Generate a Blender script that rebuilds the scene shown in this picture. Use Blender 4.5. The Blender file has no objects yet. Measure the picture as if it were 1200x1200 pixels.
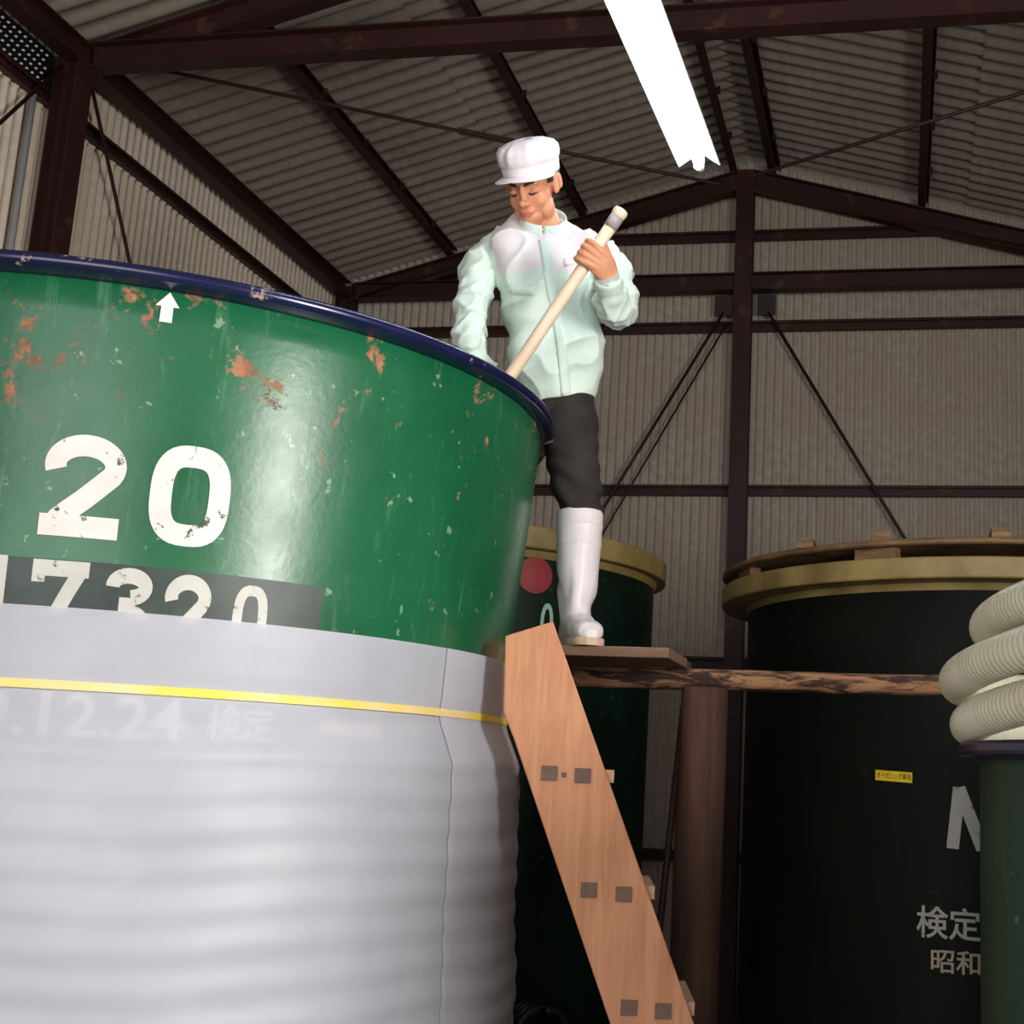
import bpy, bmesh, math, random
import numpy as np
from mathutils import Vector, Matrix, noise
from mathutils.bvhtree import BVHTree
random.seed(7)
SC = bpy.context.scene
COL = SC.collection

# ------------------------------------------------------------------ camera
EYE = 1.6
F, PX, PY = 1531.0, 780.0, 600.0
roll, pitch, yaw = map(math.radians, (2.465, 11.357, -10.43))
fw = Vector((math.sin(yaw)*math.cos(pitch), math.cos(yaw)*math.cos(pitch), math.sin(pitch)))
r0 = Vector((math.cos(yaw), -math.sin(yaw), 0)); u0 = r0.cross(fw)
rt = r0*math.cos(roll) + u0*math.sin(roll)
up = -r0*math.sin(roll) + u0*math.cos(roll)
cd = bpy.data.cameras.new('camera'); cam = bpy.data.objects.new('camera', cd); COL.objects.link(cam)
M = Matrix((rt, up, -fw)).transposed().to_4x4(); M.translation = (0, 0, EYE); cam.matrix_world = M
cd.sensor_width = 36; cd.sensor_fit = 'HORIZONTAL'; cd.lens = F/1200*36
cd.shift_x = (600-PX)/1200; cd.shift_y = (PY-600)/1200; cd.clip_start = .05; cd.clip_end = 200
SC.camera = cam
CAM = Vector((0, 0, EYE))
def ray(x, y): return rt*((x-PX)/F) - up*((y-PY)/F) + fw
def W(x, y, Y): d = ray(x, y); return CAM + d*(Y/d.y)           # pixel -> point at depth Y
def onX(x, y, X): d = ray(x, y); return CAM + d*(X/d.x)
def srgb(r, g, b):
    f = lambda c: (c/255/12.92) if c/255 <= .04045 else ((c/255+.055)/1.055)**2.4
    return (f(r), f(g), f(b), 1)

# ------------------------------------------------------------------ view, world, added lights
vs = SC.view_settings; vs.view_transform = 'Standard'; vs.look = 'None'; vs.exposure = 0.0; vs.gamma = 1; vs.use_curve_mapping = False
wd = bpy.data.worlds.new('world'); SC.world = wd; wd.use_nodes = True
bg = wd.node_tree.nodes['Background']; bg.inputs[0].default_value = (.86, .93, 1, 1); bg.inputs[1].default_value = .5
def area(name, loc, direction, sx, sy, power, col):
    l = bpy.data.lights.new(name, 'AREA'); l.shape = 'RECTANGLE'; l.size = sx; l.size_y = sy; l.energy = power; l.color = col
    o = bpy.data.objects.new(name, l); COL.objects.link(o); o.location = loc
    o.rotation_euler = Vector(direction).to_track_quat('-Z', 'Y').to_euler(); return o
# side key inferred as a strobe softbox; unseen front fill added to brighten
area('side_softbox_key', (1.99, 1.08, EYE+.72), (-1, .28, .04), .7, 1.25, 150, (1, .96, .91))
area('front_fill_light', (-.2, -3.9, EYE+.7), (-.03, 1, .14), 4.0, 3.4, 205, (1, .97, .95))

# ------------------------------------------------------------------ materials
MATS = {}
class G:
    """small node-graph helper"""
    def __init__(s, name):
        s.m = bpy.data.materials.new(name); s.m.use_nodes = True; s.t = s.m.node_tree; s.n = s.t.nodes
        s.b = s.n['Principled BSDF']; s.out = s.n['Material Output']; MATS[name] = s.m
        s.tc = s.n.new('ShaderNodeTexCoord')
    def link(s, a, b): s.t.links.new(a, b)
    def co(s, scale=(1, 1, 1), rot=(0, 0, 0)):
        mp = s.n.new('ShaderNodeMapping'); mp.inputs['Scale'].default_value = scale; mp.inputs['Rotation'].default_value = rot
        s.link(s.tc.outputs['Object'], mp.inputs['Vector']); return mp.outputs[0]
    def noise(s, sc, det=4, rough=.55, co=None, dist=0):
        t = s.n.new('ShaderNodeTexNoise'); t.inputs['Scale'].default_value = sc; t.inputs['Detail'].default_value = det
        t.inputs['Roughness'].default_value = rough; t.inputs['Distortion'].default_value = dist
        s.link(co if co else s.co(), t.inputs['Vector']); return t.outputs['Fac']
    def ramp(s, v, a, b, ca=(0, 0, 0, 1), cb=(1, 1, 1, 1)):
        t = s.n.new('ShaderNodeValToRGB'); t.color_ramp.elements[0].position = a; t.color_ramp.elements[1].position = b
        t.color_ramp.elements[0].color = ca; t.color_ramp.elements[1].color = cb; s.link(v, t.inputs[0]); return t.outputs[0]
    def mix(s, f, a, b):
        t = s.n.new('ShaderNodeMix'); t.data_type = 'RGBA'
        for k, v in ((0, f), (6, a), (7, b)):
            if isinstance(v, (int, float, tuple)): t.inputs[k].default_value = v
            else: s.link(v, t.inputs[k])
        return t.outputs[2]
    def math(s, op, a, b=0.0, clamp=False):
        t = s.n.new('ShaderNodeMath'); t.operation = op; t.use_clamp = clamp
        for k, v in ((0, a), (1, b)):
            if isinstance(v, (int, float)): t.inputs[k].default_value = v
            else: s.link(v, t.inputs[k])
        return t.outputs[0]
    def sep(s, axis):
        t = s.n.new('ShaderNodeSeparateXYZ'); s.link(s.tc.outputs['Object'], t.inputs[0]); return t.outputs[axis]
    def maprange(s, v, a, b, c=0, d=1):
        t = s.n.new('ShaderNodeMapRange'); t.inputs[1].default_value = a; t.inputs[2].default_value = b
        t.inputs[3].default_value = c; t.inputs[4].default_value = d; s.link(v, t.inputs[0]); return t.outputs[0]
    def base(s, v):
        if isinstance(v, tuple): s.b.inputs['Base Color'].default_value = v
        else: s.link(v, s.b.inputs['Base Color'])
        return s
    def set(s, rough=.6, metal=0, spec=.5):
        if isinstance(rough, (int, float)): s.b.inputs['Roughness'].default_value = rough
        else: s.link(rough, s.b.inputs['Roughness'])
        s.b.inputs['Metallic'].default_value = metal; s.b.inputs['Specular IOR Level'].default_value = spec; return s
    def bump(s, h, st=.3, d=.01):
        t = s.n.new('ShaderNodeBump'); t.inputs['Strength'].default_value = st; t.inputs['Distance'].default_value = d
        s.link(h, t.inputs['Height']); s.link(t.outputs[0], s.b.inputs['Normal']); return s
def simple(name, c1, c2=None, sc=8, rough=.6, metal=0, spec=.5, bump=0, bsc=None, stretch=(1, 1, 1), lo=.35, hi=.65, det=4):
    g = G(name)
    if c2 is None: g.base(c1)
    else:
        n = g.noise(sc, det, co=g.co(stretch)); g.base(g.ramp(n, lo, hi, c1, c2))
    g.set(rough, metal, spec)
    if bump: g.bump(g.noise(bsc or sc*3, 6, co=g.co(stretch)), bump)
    return g.m
def corrugated(name, c1, c2, c3, streak):
    g = G(name)
    st = g.noise(3, 5, co=g.co(streak))
    bl = g.noise(1.3, 3)
    c = g.mix(g.ramp(bl, .35, .7), g.ramp(st, .3, .7, c1, c2), c3)
    g.base(c).set(.85, 0, .25).bump(g.noise(90, 4), .12); return g.m
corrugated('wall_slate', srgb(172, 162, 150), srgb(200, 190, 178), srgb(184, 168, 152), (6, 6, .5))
corrugated('wall_slate_lit', srgb(214, 200, 182), srgb(236, 224, 208), srgb(222, 204, 184), (6, 6, .5))  # left wall's copy of the slate, brightened to stand for stronger light there
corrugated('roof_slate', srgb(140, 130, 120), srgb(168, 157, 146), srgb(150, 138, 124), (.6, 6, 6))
simple('concrete', srgb(105, 102, 98), srgb(135, 131, 126), 3, .85, bump=.15)
def steel(name, c1, c2, rust):
    g = G(name); n = g.noise(6, 6); c = g.ramp(g.noise(2.5, 4), .35, .7, c1, c2)
    g.base(g.mix(g.ramp(n, .6, .72), c, rust)).set(.55, 0, .4).bump(g.noise(40, 5), .15); return g.m
steel('oxide_steel', srgb(47, 24, 23), srgb(61, 30, 28), srgb(86, 54, 43))
simple('conduit_grey', srgb(168, 170, 174), None, rough=.5)
simple('dark_steel', srgb(40, 34, 34), srgb(62, 48, 44), 5, .6)
def tank_paint(name, dark, mid, rustz=None, gloss=.32, rustc=srgb(176, 116, 90), wear=1.0):
    g = G(name)
    c = g.ramp(g.noise(2.2, 4), .32, .7, dark, mid)
    scr = g.noise(3, 8, .7, co=g.co((9, 9, 1.2), (.25, .3, 0)))
    c = g.mix(g.math('MULTIPLY', g.ramp(scr, .58, .74), .34*wear), c, srgb(120, 165, 135))
    fl = g.noise(26, 3, .6)
    c = g.mix(g.math('MULTIPLY', g.ramp(fl, .665, .71), .55*wear), c, srgb(150, 180, 150))
    r = gloss
    if rustz:
        z0, z1 = rustz
        m = g.maprange(g.sep(2), z0, z1)
        n = g.math('ADD', g.noise(5.5, 11, .78, dist=.2), g.math('MULTIPLY', m, .1))
        k = g.ramp(n, .665, .70)
        c = g.mix(k, c, g.ramp(g.noise(30, 4), .35, .65, rustc, srgb(120, 84, 60)))
        r = g.math('ADD', g.math('MULTIPLY', k, .5), gloss)
    rr = g.math('ADD', g.math('MULTIPLY', g.noise(9, 6), .2), r) 
    g.base(c).set(rr, 0, .12+.32*min(1, wear)).bump(g.noise(60, 4), .04); return g.m
tank_paint('tank_green', srgb(14, 82, 52), srgb(30, 104, 68), (EYE+.2, EYE+.9), .2)
tank_paint('tank_dark_green', srgb(9, 24, 18), srgb(15, 33, 26), None, .35, wear=.12)
tank_paint('tank_black_green', srgb(11, 14, 10), srgb(17, 20, 14), None, .55, wear=.04)
tank_paint('tank_small_green', srgb(18, 40, 27), srgb(28, 56, 37), None, .35, wear=.3)
def rim_blue():
    g = G('rim_blue'); n = g.noise(7, 8, .75); c = g.ramp(g.noise(3, 3), .3, .7, srgb(12, 15, 48), srgb(22, 27, 68))
    g.base(g.mix(g.ramp(n, .60, .64), c, srgb(190, 165, 150))).set(.22, 0, .6); return g.m
rim_blue()
simple('rim_navy', srgb(22, 22, 44), srgb(34, 34, 60), 6, .3)
simple('rim_ochre', srgb(112, 94, 52), srgb(148, 127, 78), 5, .5, bump=.1)
simple('lid_wood', srgb(96, 70, 44), srgb(140, 108, 72), 6, .75, bump=.2, stretch=(1, 1, 6))
def painted(name, c, under, lo=.615, hi=.65):
    g = G(name); n = g.noise(34, 6, .7); n2 = g.noise(9, 5, .7)
    k = g.math('MAXIMUM', g.ramp(n, lo, hi), g.ramp(n2, lo+.06, hi+.06))
    g.base(g.mix(k, g.ramp(g.noise(12, 3), .3, .7, c, tuple(v*.86 for v in c[:3])+(1,)), under)).set(.5, 0, .3); return g.m
painted('white_paint', srgb(232, 226, 222), srgb(64, 78, 68))
painted('grey_white_paint', srgb(204, 204, 196), srgb(90, 100, 92), .60, .66)
painted('old_white_paint', srgb(150, 148, 140), srgb(40, 44, 36), .62, .68)
painted('brown_white_paint', srgb(150, 138, 122), srgb(70, 60, 48), .62, .68)
simple('black_paint', srgb(24, 40, 36), srgb(50, 66, 60), 9, .45, det=8)
simple('red_paint', srgb(150, 34, 38), srgb(128, 28, 34), 8, .5)
simple('pale_green_paint', srgb(150, 190, 165), None, rough=.5)
simple('arrow_white', srgb(238, 238, 236), None, rough=.5)
simple('sticker_yellow', srgb(228, 196, 40), srgb(214, 176, 36), 30, .5)
simple('sticker_pink', srgb(232, 206, 200), None, rough=.5)
simple('ink_dark', srgb(60, 46, 20), None, rough=.6)
def sheet_mat():
    g = G('foam_sheet'); n = g.n
    g.base(g.ramp(g.noise(5, 3), .3, .7, srgb(208, 209, 222), srgb(220, 221, 232))).set(.45, 0, .35)
    g.bump(g.noise(30, 3), .08)
    tr = n.new('ShaderNodeBsdfTransparent'); tl = n.new('ShaderNodeBsdfTranslucent'); tl.inputs[0].default_value = (.8, .8, .82, 1)
    m1 = n.new('ShaderNodeMixShader'); m1.inputs[0].default_value = .25; g.link(g.b.outputs[0], m1.inputs[1]); g.link(tl.outputs[0], m1.inputs[2])
    m2 = n.new('ShaderNodeMixShader'); m2.inputs[0].default_value = .15; g.link(m1.outputs[0], m2.inputs[1]); g.link(tr.outputs[0], m2.inputs[2])
    g.link(m2.outputs[0], g.out.inputs[0])
sheet_mat()
def strap_mat():
    g = G('yellow_strap'); g.base(g.mix(g.ramp(g.noise(2.4, 3), .45, .62), srgb(236, 212, 84), srgb(240, 216, 176))).set(.55, 0, .3)  # pale patches put a reflection on the strap into its colour
strap_mat()
def wood(name, c1, c2, c3, axis, rough=.6, sc=1.0, bump=.12):
    s = [22*sc]*3; s[axis] = 1.6*sc
    g = G(name); n = g.noise(1.2, 8, .65, co=g.co(tuple(s)), dist=.6); n2 = g.noise(3, 4)
    g.base(g.mix(g.ramp(n2, .35, .7), g.ramp(n, .3, .7, c1, c2), g.ramp(n, .25, .75, c3, c2))).set(rough, 0, .35).bump(n, bump, .006); return g.m
wood('ladder_wood', srgb(196, 130, 92), srgb(222, 164, 124), srgb(172, 106, 70), 2)
wood('tenon_wood', srgb(104, 82, 72), srgb(124, 100, 86), srgb(92, 70, 60), 1)
wood('tread_wood', srgb(190, 150, 120), srgb(205, 168, 136), srgb(170, 130, 100), 1)
wood('plank_wood', srgb(112, 84, 66), srgb(146, 116, 94), srgb(92, 68, 54), 0, .75)
wood('post_wood', srgb(32, 22, 20), srgb(92, 62, 48), srgb(46, 32, 28), 2, .85, .55, .7)
def log_mat():
    g = G('log_bark'); n = g.noise(1.4, 8, .7, co=g.co((4, 22, 22)), dist=.8)
    g.base(g.ramp(n, .46, .56, srgb(52, 35, 27), srgb(150, 110, 80))).set(.8, 0, .3).bump(n, .4, .01)
log_mat()
simple('stick_wood', srgb(226, 200, 172), srgb(238, 216, 190), 14, .5, stretch=(1, 1, 1))
simple('stick_tape', srgb(160, 150, 150), None, rough=.6)
def hose_mat():
    g = G('hose_plastic'); g.base(g.ramp(g.noise(9, 5), .3, .7, srgb(178, 172, 146), srgb(206, 202, 182))).set(.35, 0, .5)
hose_mat()
simple('black_rubber', srgb(20, 20, 22), None, rough=.45)
# lamp
simple('lamp_white', srgb(240, 242, 242), None, rough=.35)
g = G('lamp_tube'); g.b.inputs['Emission Color'].default_value = (.80, .93, 1, 1); g.b.inputs['Emission Strength'].default_value = 26; g.base((.9, .9, .9, 1))
# person
def skin_mat():
    g = G('skin'); g.base(g.ramp(g.noise(18, 4), .3, .7, srgb(206, 138, 104), srgb(220, 154, 120))).set(.45, 0, .4)
    g.b.inputs['Subsurface Weight'].default_value = .12; g.b.inputs['Subsurface Radius'].default_value = (.01, .004, .002)
skin_mat()
simple('lip', srgb(184, 108, 90), None, rough=.45)
simple('hair_black', srgb(38, 28, 24), srgb(52, 40, 34), 60, .6)
simple('jacket_mint', srgb(204, 222, 212), srgb(212, 229, 219), 14, .7, spec=.3, bump=.04, bsc=300)
simple('jacket_white', srgb(222, 214, 218), srgb(230, 222, 226), 14, .7, spec=.3, bump=.04, bsc=300)
simple('cap_white', srgb(222, 212, 217), srgb(230, 221, 225), 14, .7, spec=.3)
simple('trouser_charcoal', srgb(44, 39, 39), srgb(54, 49, 47), 10, .8, spec=.25, bump=.06, bsc=200)
def boot_mat():
    g = G('boot_white'); n = g.noise(7, 6, .65)
    g.base(g.mix(g.ramp(n, .6, .8), srgb(226, 216, 219), srgb(160, 150, 146))).set(.38, 0, .45)
boot_mat()
simple('boot_sole', srgb(222, 200, 180), srgb(205, 172, 146), 12, .6)
simple('sole_underside', srgb(150, 92, 66), None, rough=.7)

# ------------------------------------------------------------------ object helpers
ORG = {}
def empty(name, loc, label=None, cat=None, group=None, kind=None):
    o = bpy.data.objects.new(name, None); COL.objects.link(o); o.location = loc; o.empty_display_size = .1
    ORG[o] = Vector(loc); tag(o, label, cat, group, kind); return o
def tag(o, label=None, cat=None, group=None, kind=None):
    for k, v in (('label', label), ('category', cat), ('group', group), ('kind', kind)):
        if v: o[k] = v
    return o
def mesh(name, V, Fc, mat, parent=None, smooth=False, label=None, cat=None, group=None, kind=None):
    """V are world points; the object's origin is its parent's base or its own base centre"""
    V = [Vector(v) for v in V]
    if parent is not None: org = ORG[parent]
    else:
        xs = [v.x for v in V]; ys = [v.y for v in V]; zs = [v.z for v in V]
        org = Vector(((min(xs)+max(xs))/2, (min(ys)+max(ys))/2, min(zs)))
    me = bpy.data.meshes.new(name); me.from_pydata([tuple(v-org) for v in V], [], Fc); me.update()
    mats = mat if isinstance(mat, (list, tuple)) else [mat]
    for m in mats: me.materials.append(MATS[m])
    if smooth: me.polygons.foreach_set('use_smooth', [True]*len(me.polygons))
    o = bpy.data.objects.new(name, me); COL.objects.link(o); ORG[o] = org
    if parent is not None: o.parent = parent
    else: o.location = org
    tag(o, label, cat, group, kind); return o
def fix(o):
    bm = bmesh.new(); bm.from_mesh(o.data); bmesh.ops.recalc_face_normals(bm, faces=bm.faces); bm.to_mesh(o.data); bm.free(); return o
def frame(d, upv=Vector((0, 0, 1))):
    d = Vector(d).normalized(); x = d.cross(Vector(upv))
    if x.length < 1e-5: x = d.cross(Vector((0, 1, 0)))
    x.normalize(); return d, x, x.cross(d)
def prism(p, q, prof, upv=(0, 0, 1)):
    """extrude the closed profile [(side, up)] from p to q"""
    p, q = Vector(p), Vector(q); d, x, y = frame(q-p, upv); n = len(prof)
    V = [c + x*a + y*b for c in (p, q) for a, b in prof]
    Fc = [tuple(range(n)), tuple(range(2*n-1, n-1, -1))] + [(i, i+n, (i+1) % n+n, (i+1) % n) for i in range(n)]
    return V, Fc
def H(w, h, t=.009):
    a, b = w/2, h/2; s = t/2
    return [(-a, -b), (a, -b), (a, -b+t), (s, -b+t), (s, b-t), (a, b-t), (a, b), (-a, b), (-a, b-t), (-s, b-t), (-s, -b+t), (-a, -b+t)]
def Cc(w, h, t=.005, lip=.018):
    a, b = w/2, h/2
    return [(-a, -b), (a, -b), (a, -b+lip), (a-t, -b+lip), (a-t, -b+t), (-a+t, -b+t), (-a+t, b-t), (a-t, b-t), (a-t, b-lip), (a, b-lip), (a, b), (-a, b)]
def Rc(w, h): return [(-w/2, -h/2), (w/2, -h/2), (w/2, h/2), (-w/2, h/2)]
def circ(r, n=10): return [(r*math.cos(2*math.pi*i/n), r*math.sin(2*math.pi*i/n)) for i in range(n)]
def beam(name, p, q, prof, mat, upv=(0, 0, 1), parent=None, smooth=False, **k):
    V, Fc = prism(p, q, prof, upv); return fix(mesh(name, V, Fc, mat, parent, smooth, **k))
def joinp(parts):
    V, Fc = [], []
    for v, f in parts: n = len(V); V += list(v); Fc += [tuple(i+n for i in q) for q in f]
    return V, Fc
def lathe(C, prof, n=96, a0=0, a1=2*math.pi):
    """prof [(r, z)] about the vertical axis at C, z absolute"""
    full = abs(a1-a0-2*math.pi) < 1e-6; m = n if full else n+1; k = len(prof)
    V = [Vector((C[0]+r*math.cos(a0+(a1-a0)*i/n), C[1]+r*math.sin(a0+(a1-a0)*i/n), z)) for i in range(m) for r, z in prof]
    Fc = []
    for i in range(n):
        j = (i+1) % m
        for s in range(k-1): Fc.append((i*k+s, j*k+s, j*k+s+1, i*k+s+1))
    return V, Fc
def catmull(P, n):
    P = [np.array(p, float) for p in P]; P = [2*P[0]-P[1]] + P + [2*P[-1]-P[-2]]; out = []
    for i in range(1, len(P)-2):
        for k in range(n):
            t = k/n; a, b, c, d = P[i-1:i+3]
            out.append(.5*(2*b + (c-a)*t + (2*a-5*b+4*c-d)*t*t + (3*b-a-3*c+d)*t**3))
    out.append(P[-2]); return out
def loft(rings, n=32, power=2.0, caps=True):
    """rings [(centre, axis_a, axis_b)] as superellipses"""
    V = []; e = 2.0/power
    for c, a, b in rings:
        for i in range(n):
            t = 2*math.pi*i/n; ct, st = math.cos(t), math.sin(t)
            V.append(Vector(c) + Vector(a)*(math.copysign(abs(ct)**e, ct)) + Vector(b)*(math.copysign(abs(st)**e, st)))
    Fc = [(r*n+i, r*n+(i+1) % n, (r+1)*n+(i+1) % n, (r+1)*n+i) for r in range(len(rings)-1) for i in range(n)]
    if caps: Fc += [tuple(reversed(range(n))), tuple(range((len(rings)-1)*n, len(rings)*n))]
    return V, Fc
def tube(P, R, ref=(1, 0, 0), n=20, sub=6, caps=True, power=2.0):
    """P points, R radii (a along ref, b across) -> smooth lofted tube"""
    D = [list(p) + list(r if isinstance(r, (tuple, list)) else (r, r)) for p, r in zip(P, R)]
    D = catmull(D, sub) if sub > 1 else [np.array(d) for d in D]; rings = []
    for i, d in enumerate(D):
        t = Vector(D[min(i+1, len(D)-1)][:3]) - Vector(D[max(i-1, 0)][:3]); t.normalize()
        a = Vector(ref); a = (a - t*a.dot(t)).normalized(); b = t.cross(a)
        rings.append((d[:3], a*max(d[3], 1e-4), b*max(d[4], 1e-4)))
    return loft(rings, n, power, caps)
def ball(c, ax, n=16, m=10):
    """ellipsoid with three axis vectors"""
    c = Vector(c); V = [c + ax[2]]
    for j in range(1, m):
        th = math.pi*j/m
        for i in range(n):
            ph = 2*math.pi*i/n
            V.append(c + ax[0]*(math.sin(th)*math.cos(ph)) + ax[1]*(math.sin(th)*math.sin(ph)) + ax[2]*math.cos(th))
    V.append(c - ax[2]); L = len(V)-1
    Fc = [(0, 1+i, 1+(i+1) % n) for i in range(n)]
    for j in range(m-2): Fc += [(1+j*n+i, 1+(j+1)*n+i, 1+(j+1)*n+(i+1) % n, 1+j*n+(i+1) % n) for i in range(n)]
    Fc += [(L, 1+(m-2)*n+(i+1) % n, 1+(m-2)*n+i) for i in range(n)]
    return V, Fc
def remesh(o, vox, smooth=4, fac=.5):
    fix(o)
    md = o.modifiers.new('r', 'REMESH'); md.mode = 'VOXEL'; md.voxel_size = vox; md.use_smooth_shade = True
    if smooth: s = o.modifiers.new('s', 'SMOOTH'); s.factor = fac; s.iterations = smooth
    dg = bpy.context.evaluated_depsgraph_get(); dg.update()
    me = bpy.data.meshes.new_from_object(o.evaluated_get(dg)); o.modifiers.clear()
    mats = list(o.data.materials); o.data = me; me.materials.clear()
    for m in mats: me.materials.append(m)
    me.polygons.foreach_set('use_smooth', [True]*len(me.polygons)); return o
def box(c, sx, sy, sz):
    c = Vector(c); V = [c + Vector((x*sx/2, y*sy/2, z*sz/2)) for x in (-1, 1) for y in (-1, 1) for z in (-1, 1)]
    return V, [(0, 1, 3, 2), (4, 6, 7, 5), (0, 4, 5, 1), (2, 3, 7, 6), (0, 2, 6, 4), (1, 5, 7, 3)]

# ------------------------------------------------------------------ building shell
XL, XR, YB, YF = -4.28, 2.02, 8.99, -4.0
RX, SL = -1.136, .279
def zroof(X): return EYE + 3.64 + SL*((X+4.2) if X < RX else (2*RX-X+4.2))
fl = mesh('floor', [(-8, -8, 0), (8, -8, 0), (8, 12, 0), (-8, 12, 0)], [(0, 1, 2, 3)], 'concrete', kind='structure')
def corr_mesh(name, width, length, pitch, amp, mat, seg=8):
    n = int(round(width/pitch*seg)); V = []; Fc = []
    for i in range(n+1):
        x = width*i/n; z = amp*math.cos(2*math.pi*x/pitch)
        V += [(x, 0, z), (x, length, z)]
    Fc = [(2*i, 2*i+2, 2*i+3, 2*i+1) for i in range(n)]
    me = bpy.data.meshes.new(name); me.from_pydata(V, [], Fc); me.materials.append(MATS[mat])
    me.polygons.foreach_set('use_smooth', [True]*len(Fc)); return me
def panel(me, name, parent, origin, xa, ya):
    xa, ya = Vector(xa).normalized(), Vector(ya).normalized(); za = xa.cross(ya)
    o = bpy.data.objects.new(name, me); COL.objects.link(o); o.parent = parent
    m = Matrix((xa, ya, za)).transposed().to_4x4(); m.translation = Vector(origin) - ORG[parent]; o.matrix_local = m; return o
PW, PITCH = .762, .0635
levels = [0, EYE-.5, EYE+.73, EYE+1.95, EYE+3.16, EYE+4.7]
wb = empty('wall_back', (RX, YB, 0), kind='structure'); wl = empty('wall_left', (XL, 3, 0), kind='structure')
wr = empty('wall_right', (XR, 3, 0), kind='structure'); ce = empty('ceiling', (RX, 3, EYE+3.6), kind='structure')
rowmesh = [corr_mesh('corrugated_panel', PW+.05, levels[i+1]-levels[i]+.09, PITCH, .0125, 'wall_slate') for i in range(5)]
rowleft = [corr_mesh('corrugated_panel', PW+.05, levels[i+1]-levels[i]+.09 if i < 4 else .47, PITCH, .011, 'wall_slate_lit') for i in range(5)]
rowshort = corr_mesh('corrugated_panel', PW+.05, .47, PITCH, .011, 'wall_slate')
for i in range(5):
    z0, z1 = levels[i], levels[i+1]
    for k in range(-6, 3):
        x = .15 + k*PW
        if x > XR: continue
        o = panel(rowmesh[i], 'corrugated_panel', wb, (x-.02, YB + .006*(i % 2) + .003*(k % 2), z0), (1, 0, 0), (0, 0, 1))
        if i == 4:                                                  # gable sheets are cut to the roof slope
            o.data = o.data.copy()
            for v in o.data.vertices:
                if v.co.y > .1: v.co.y = max(.02, zroof(x-.02+v.co.x) + .012 - z0)
    for k in range(-5, 13):                                        # side walls
        y = k*PW
        if y < YF - .1 or y > YB: continue
        msh = rowmesh[i] if i < 4 else rowshort
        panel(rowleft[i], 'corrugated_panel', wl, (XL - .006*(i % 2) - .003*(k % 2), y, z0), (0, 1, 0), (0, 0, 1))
        if not (k == 1 and i in (1, 2)):  # unseen gap added in the right wall for the side key light
            panel(msh, 'corrugated_panel', wr, (XR + .006*(i % 2) + .003*(k % 2), y, z0), (0, 1, 0), (0, 0, 1))
LS = math.hypot(1, SL)
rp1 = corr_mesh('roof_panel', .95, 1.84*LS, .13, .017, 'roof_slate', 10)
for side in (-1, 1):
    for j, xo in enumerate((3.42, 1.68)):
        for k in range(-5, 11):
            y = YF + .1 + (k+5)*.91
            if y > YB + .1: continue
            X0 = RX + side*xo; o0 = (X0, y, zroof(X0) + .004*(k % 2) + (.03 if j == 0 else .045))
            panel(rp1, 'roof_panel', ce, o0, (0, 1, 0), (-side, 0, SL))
V, Fc = lathe((0, 0), [(.16, 0)], 4)
beam('ridge_cap', (RX, YF, zroof(RX)+.09), (RX, YB+.1, zroof(RX)+.09), [(-.2, -.055), (0, 0), (.2, -.055), (.2, -.045), (0, .012), (-.2, -.045)], 'roof_slate', parent=ce)

# ---- steel frames
ST = 'oxide_steel'
FY = [5.53, 8.88]
zt = EYE + 3.5
def zraf(X): return zroof(X) - .12
def col_at(X, Y, top, label, w=.13): 
    return beam('steel_column', (X, Y, 0), (X, Y, top), H(w, w), ST, upv=(1, 0, 0), label=label, cat='column')
col_at(-4.17, 5.46, EYE+3.441, 'dark red steel column at left wall under the near tie beam')
col_at(1.9, 5.46, EYE+3.441, 'dark red steel column at right wall under the near tie beam')
col_at(-4.17, 8.86, zt+.05, 'dark red steel corner column where side wall meets gable wall')
col_at(1.9, 8.86, zt+.05, 'dark red steel corner column behind the lidded tank')
beam('steel_column', (-1.10, 8.86, 0), (-1.135, 8.86, zraf(RX)-.02), H(.125, .125), ST, upv=(0, 1, 0), label='dark red steel column rising up the middle of the gable wall', cat='column')
beam('tie_beam', (-4.122, 5.53, zt), (1.852, 5.53, zt), H(.1, .14), ST, label='thick red steel tie beam above the worker and lamp', cat='beam')
beam('tie_beam', (-4.107, 8.86, zt), (1.837, 8.86, zt), H(.1, .13), ST, label='dark steel tie beam across the gable wall behind the column', cat='beam')
for Y, nm in ((5.53, 'above the near tie beam'), (8.86, 'along top of the gable wall')):
    for s, sd in ((-1, 'left'), (1, 'right')):
        xe = RX + s*3.03
        ra = beam('rafter', (xe, Y, zraf(xe)-.075), (RX-s*.1, Y, zraf(RX)-.075+.1*SL), H(.1, .15), ST, label=f'dark steel rafter on {sd} roof slope {nm}', cat='rafter')
        # coped where it lands on the tie beam, cut square at the ridge or against the gable column
        for co, nv in (((0, 0, zt + (.069 if Y < 6 else .064)), (0, 0, -1)), ((RX + s*(.0 if Y < 6 else .0615), 0, 0), (-s, 0, 0))):
            bm = bmesh.new(); bm.from_mesh(ra.data)
            ge = bmesh.ops.bisect_plane(bm, geom=bm.verts[:]+bm.edges[:]+bm.faces[:], plane_co=Vector(co)-ORG[ra], plane_no=nv, clear_outer=True)
            bmesh.ops.holes_fill(bm, edges=[e for e in bm.edges if e.is_boundary]); bm.to_mesh(ra.data); bm.free()
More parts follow.
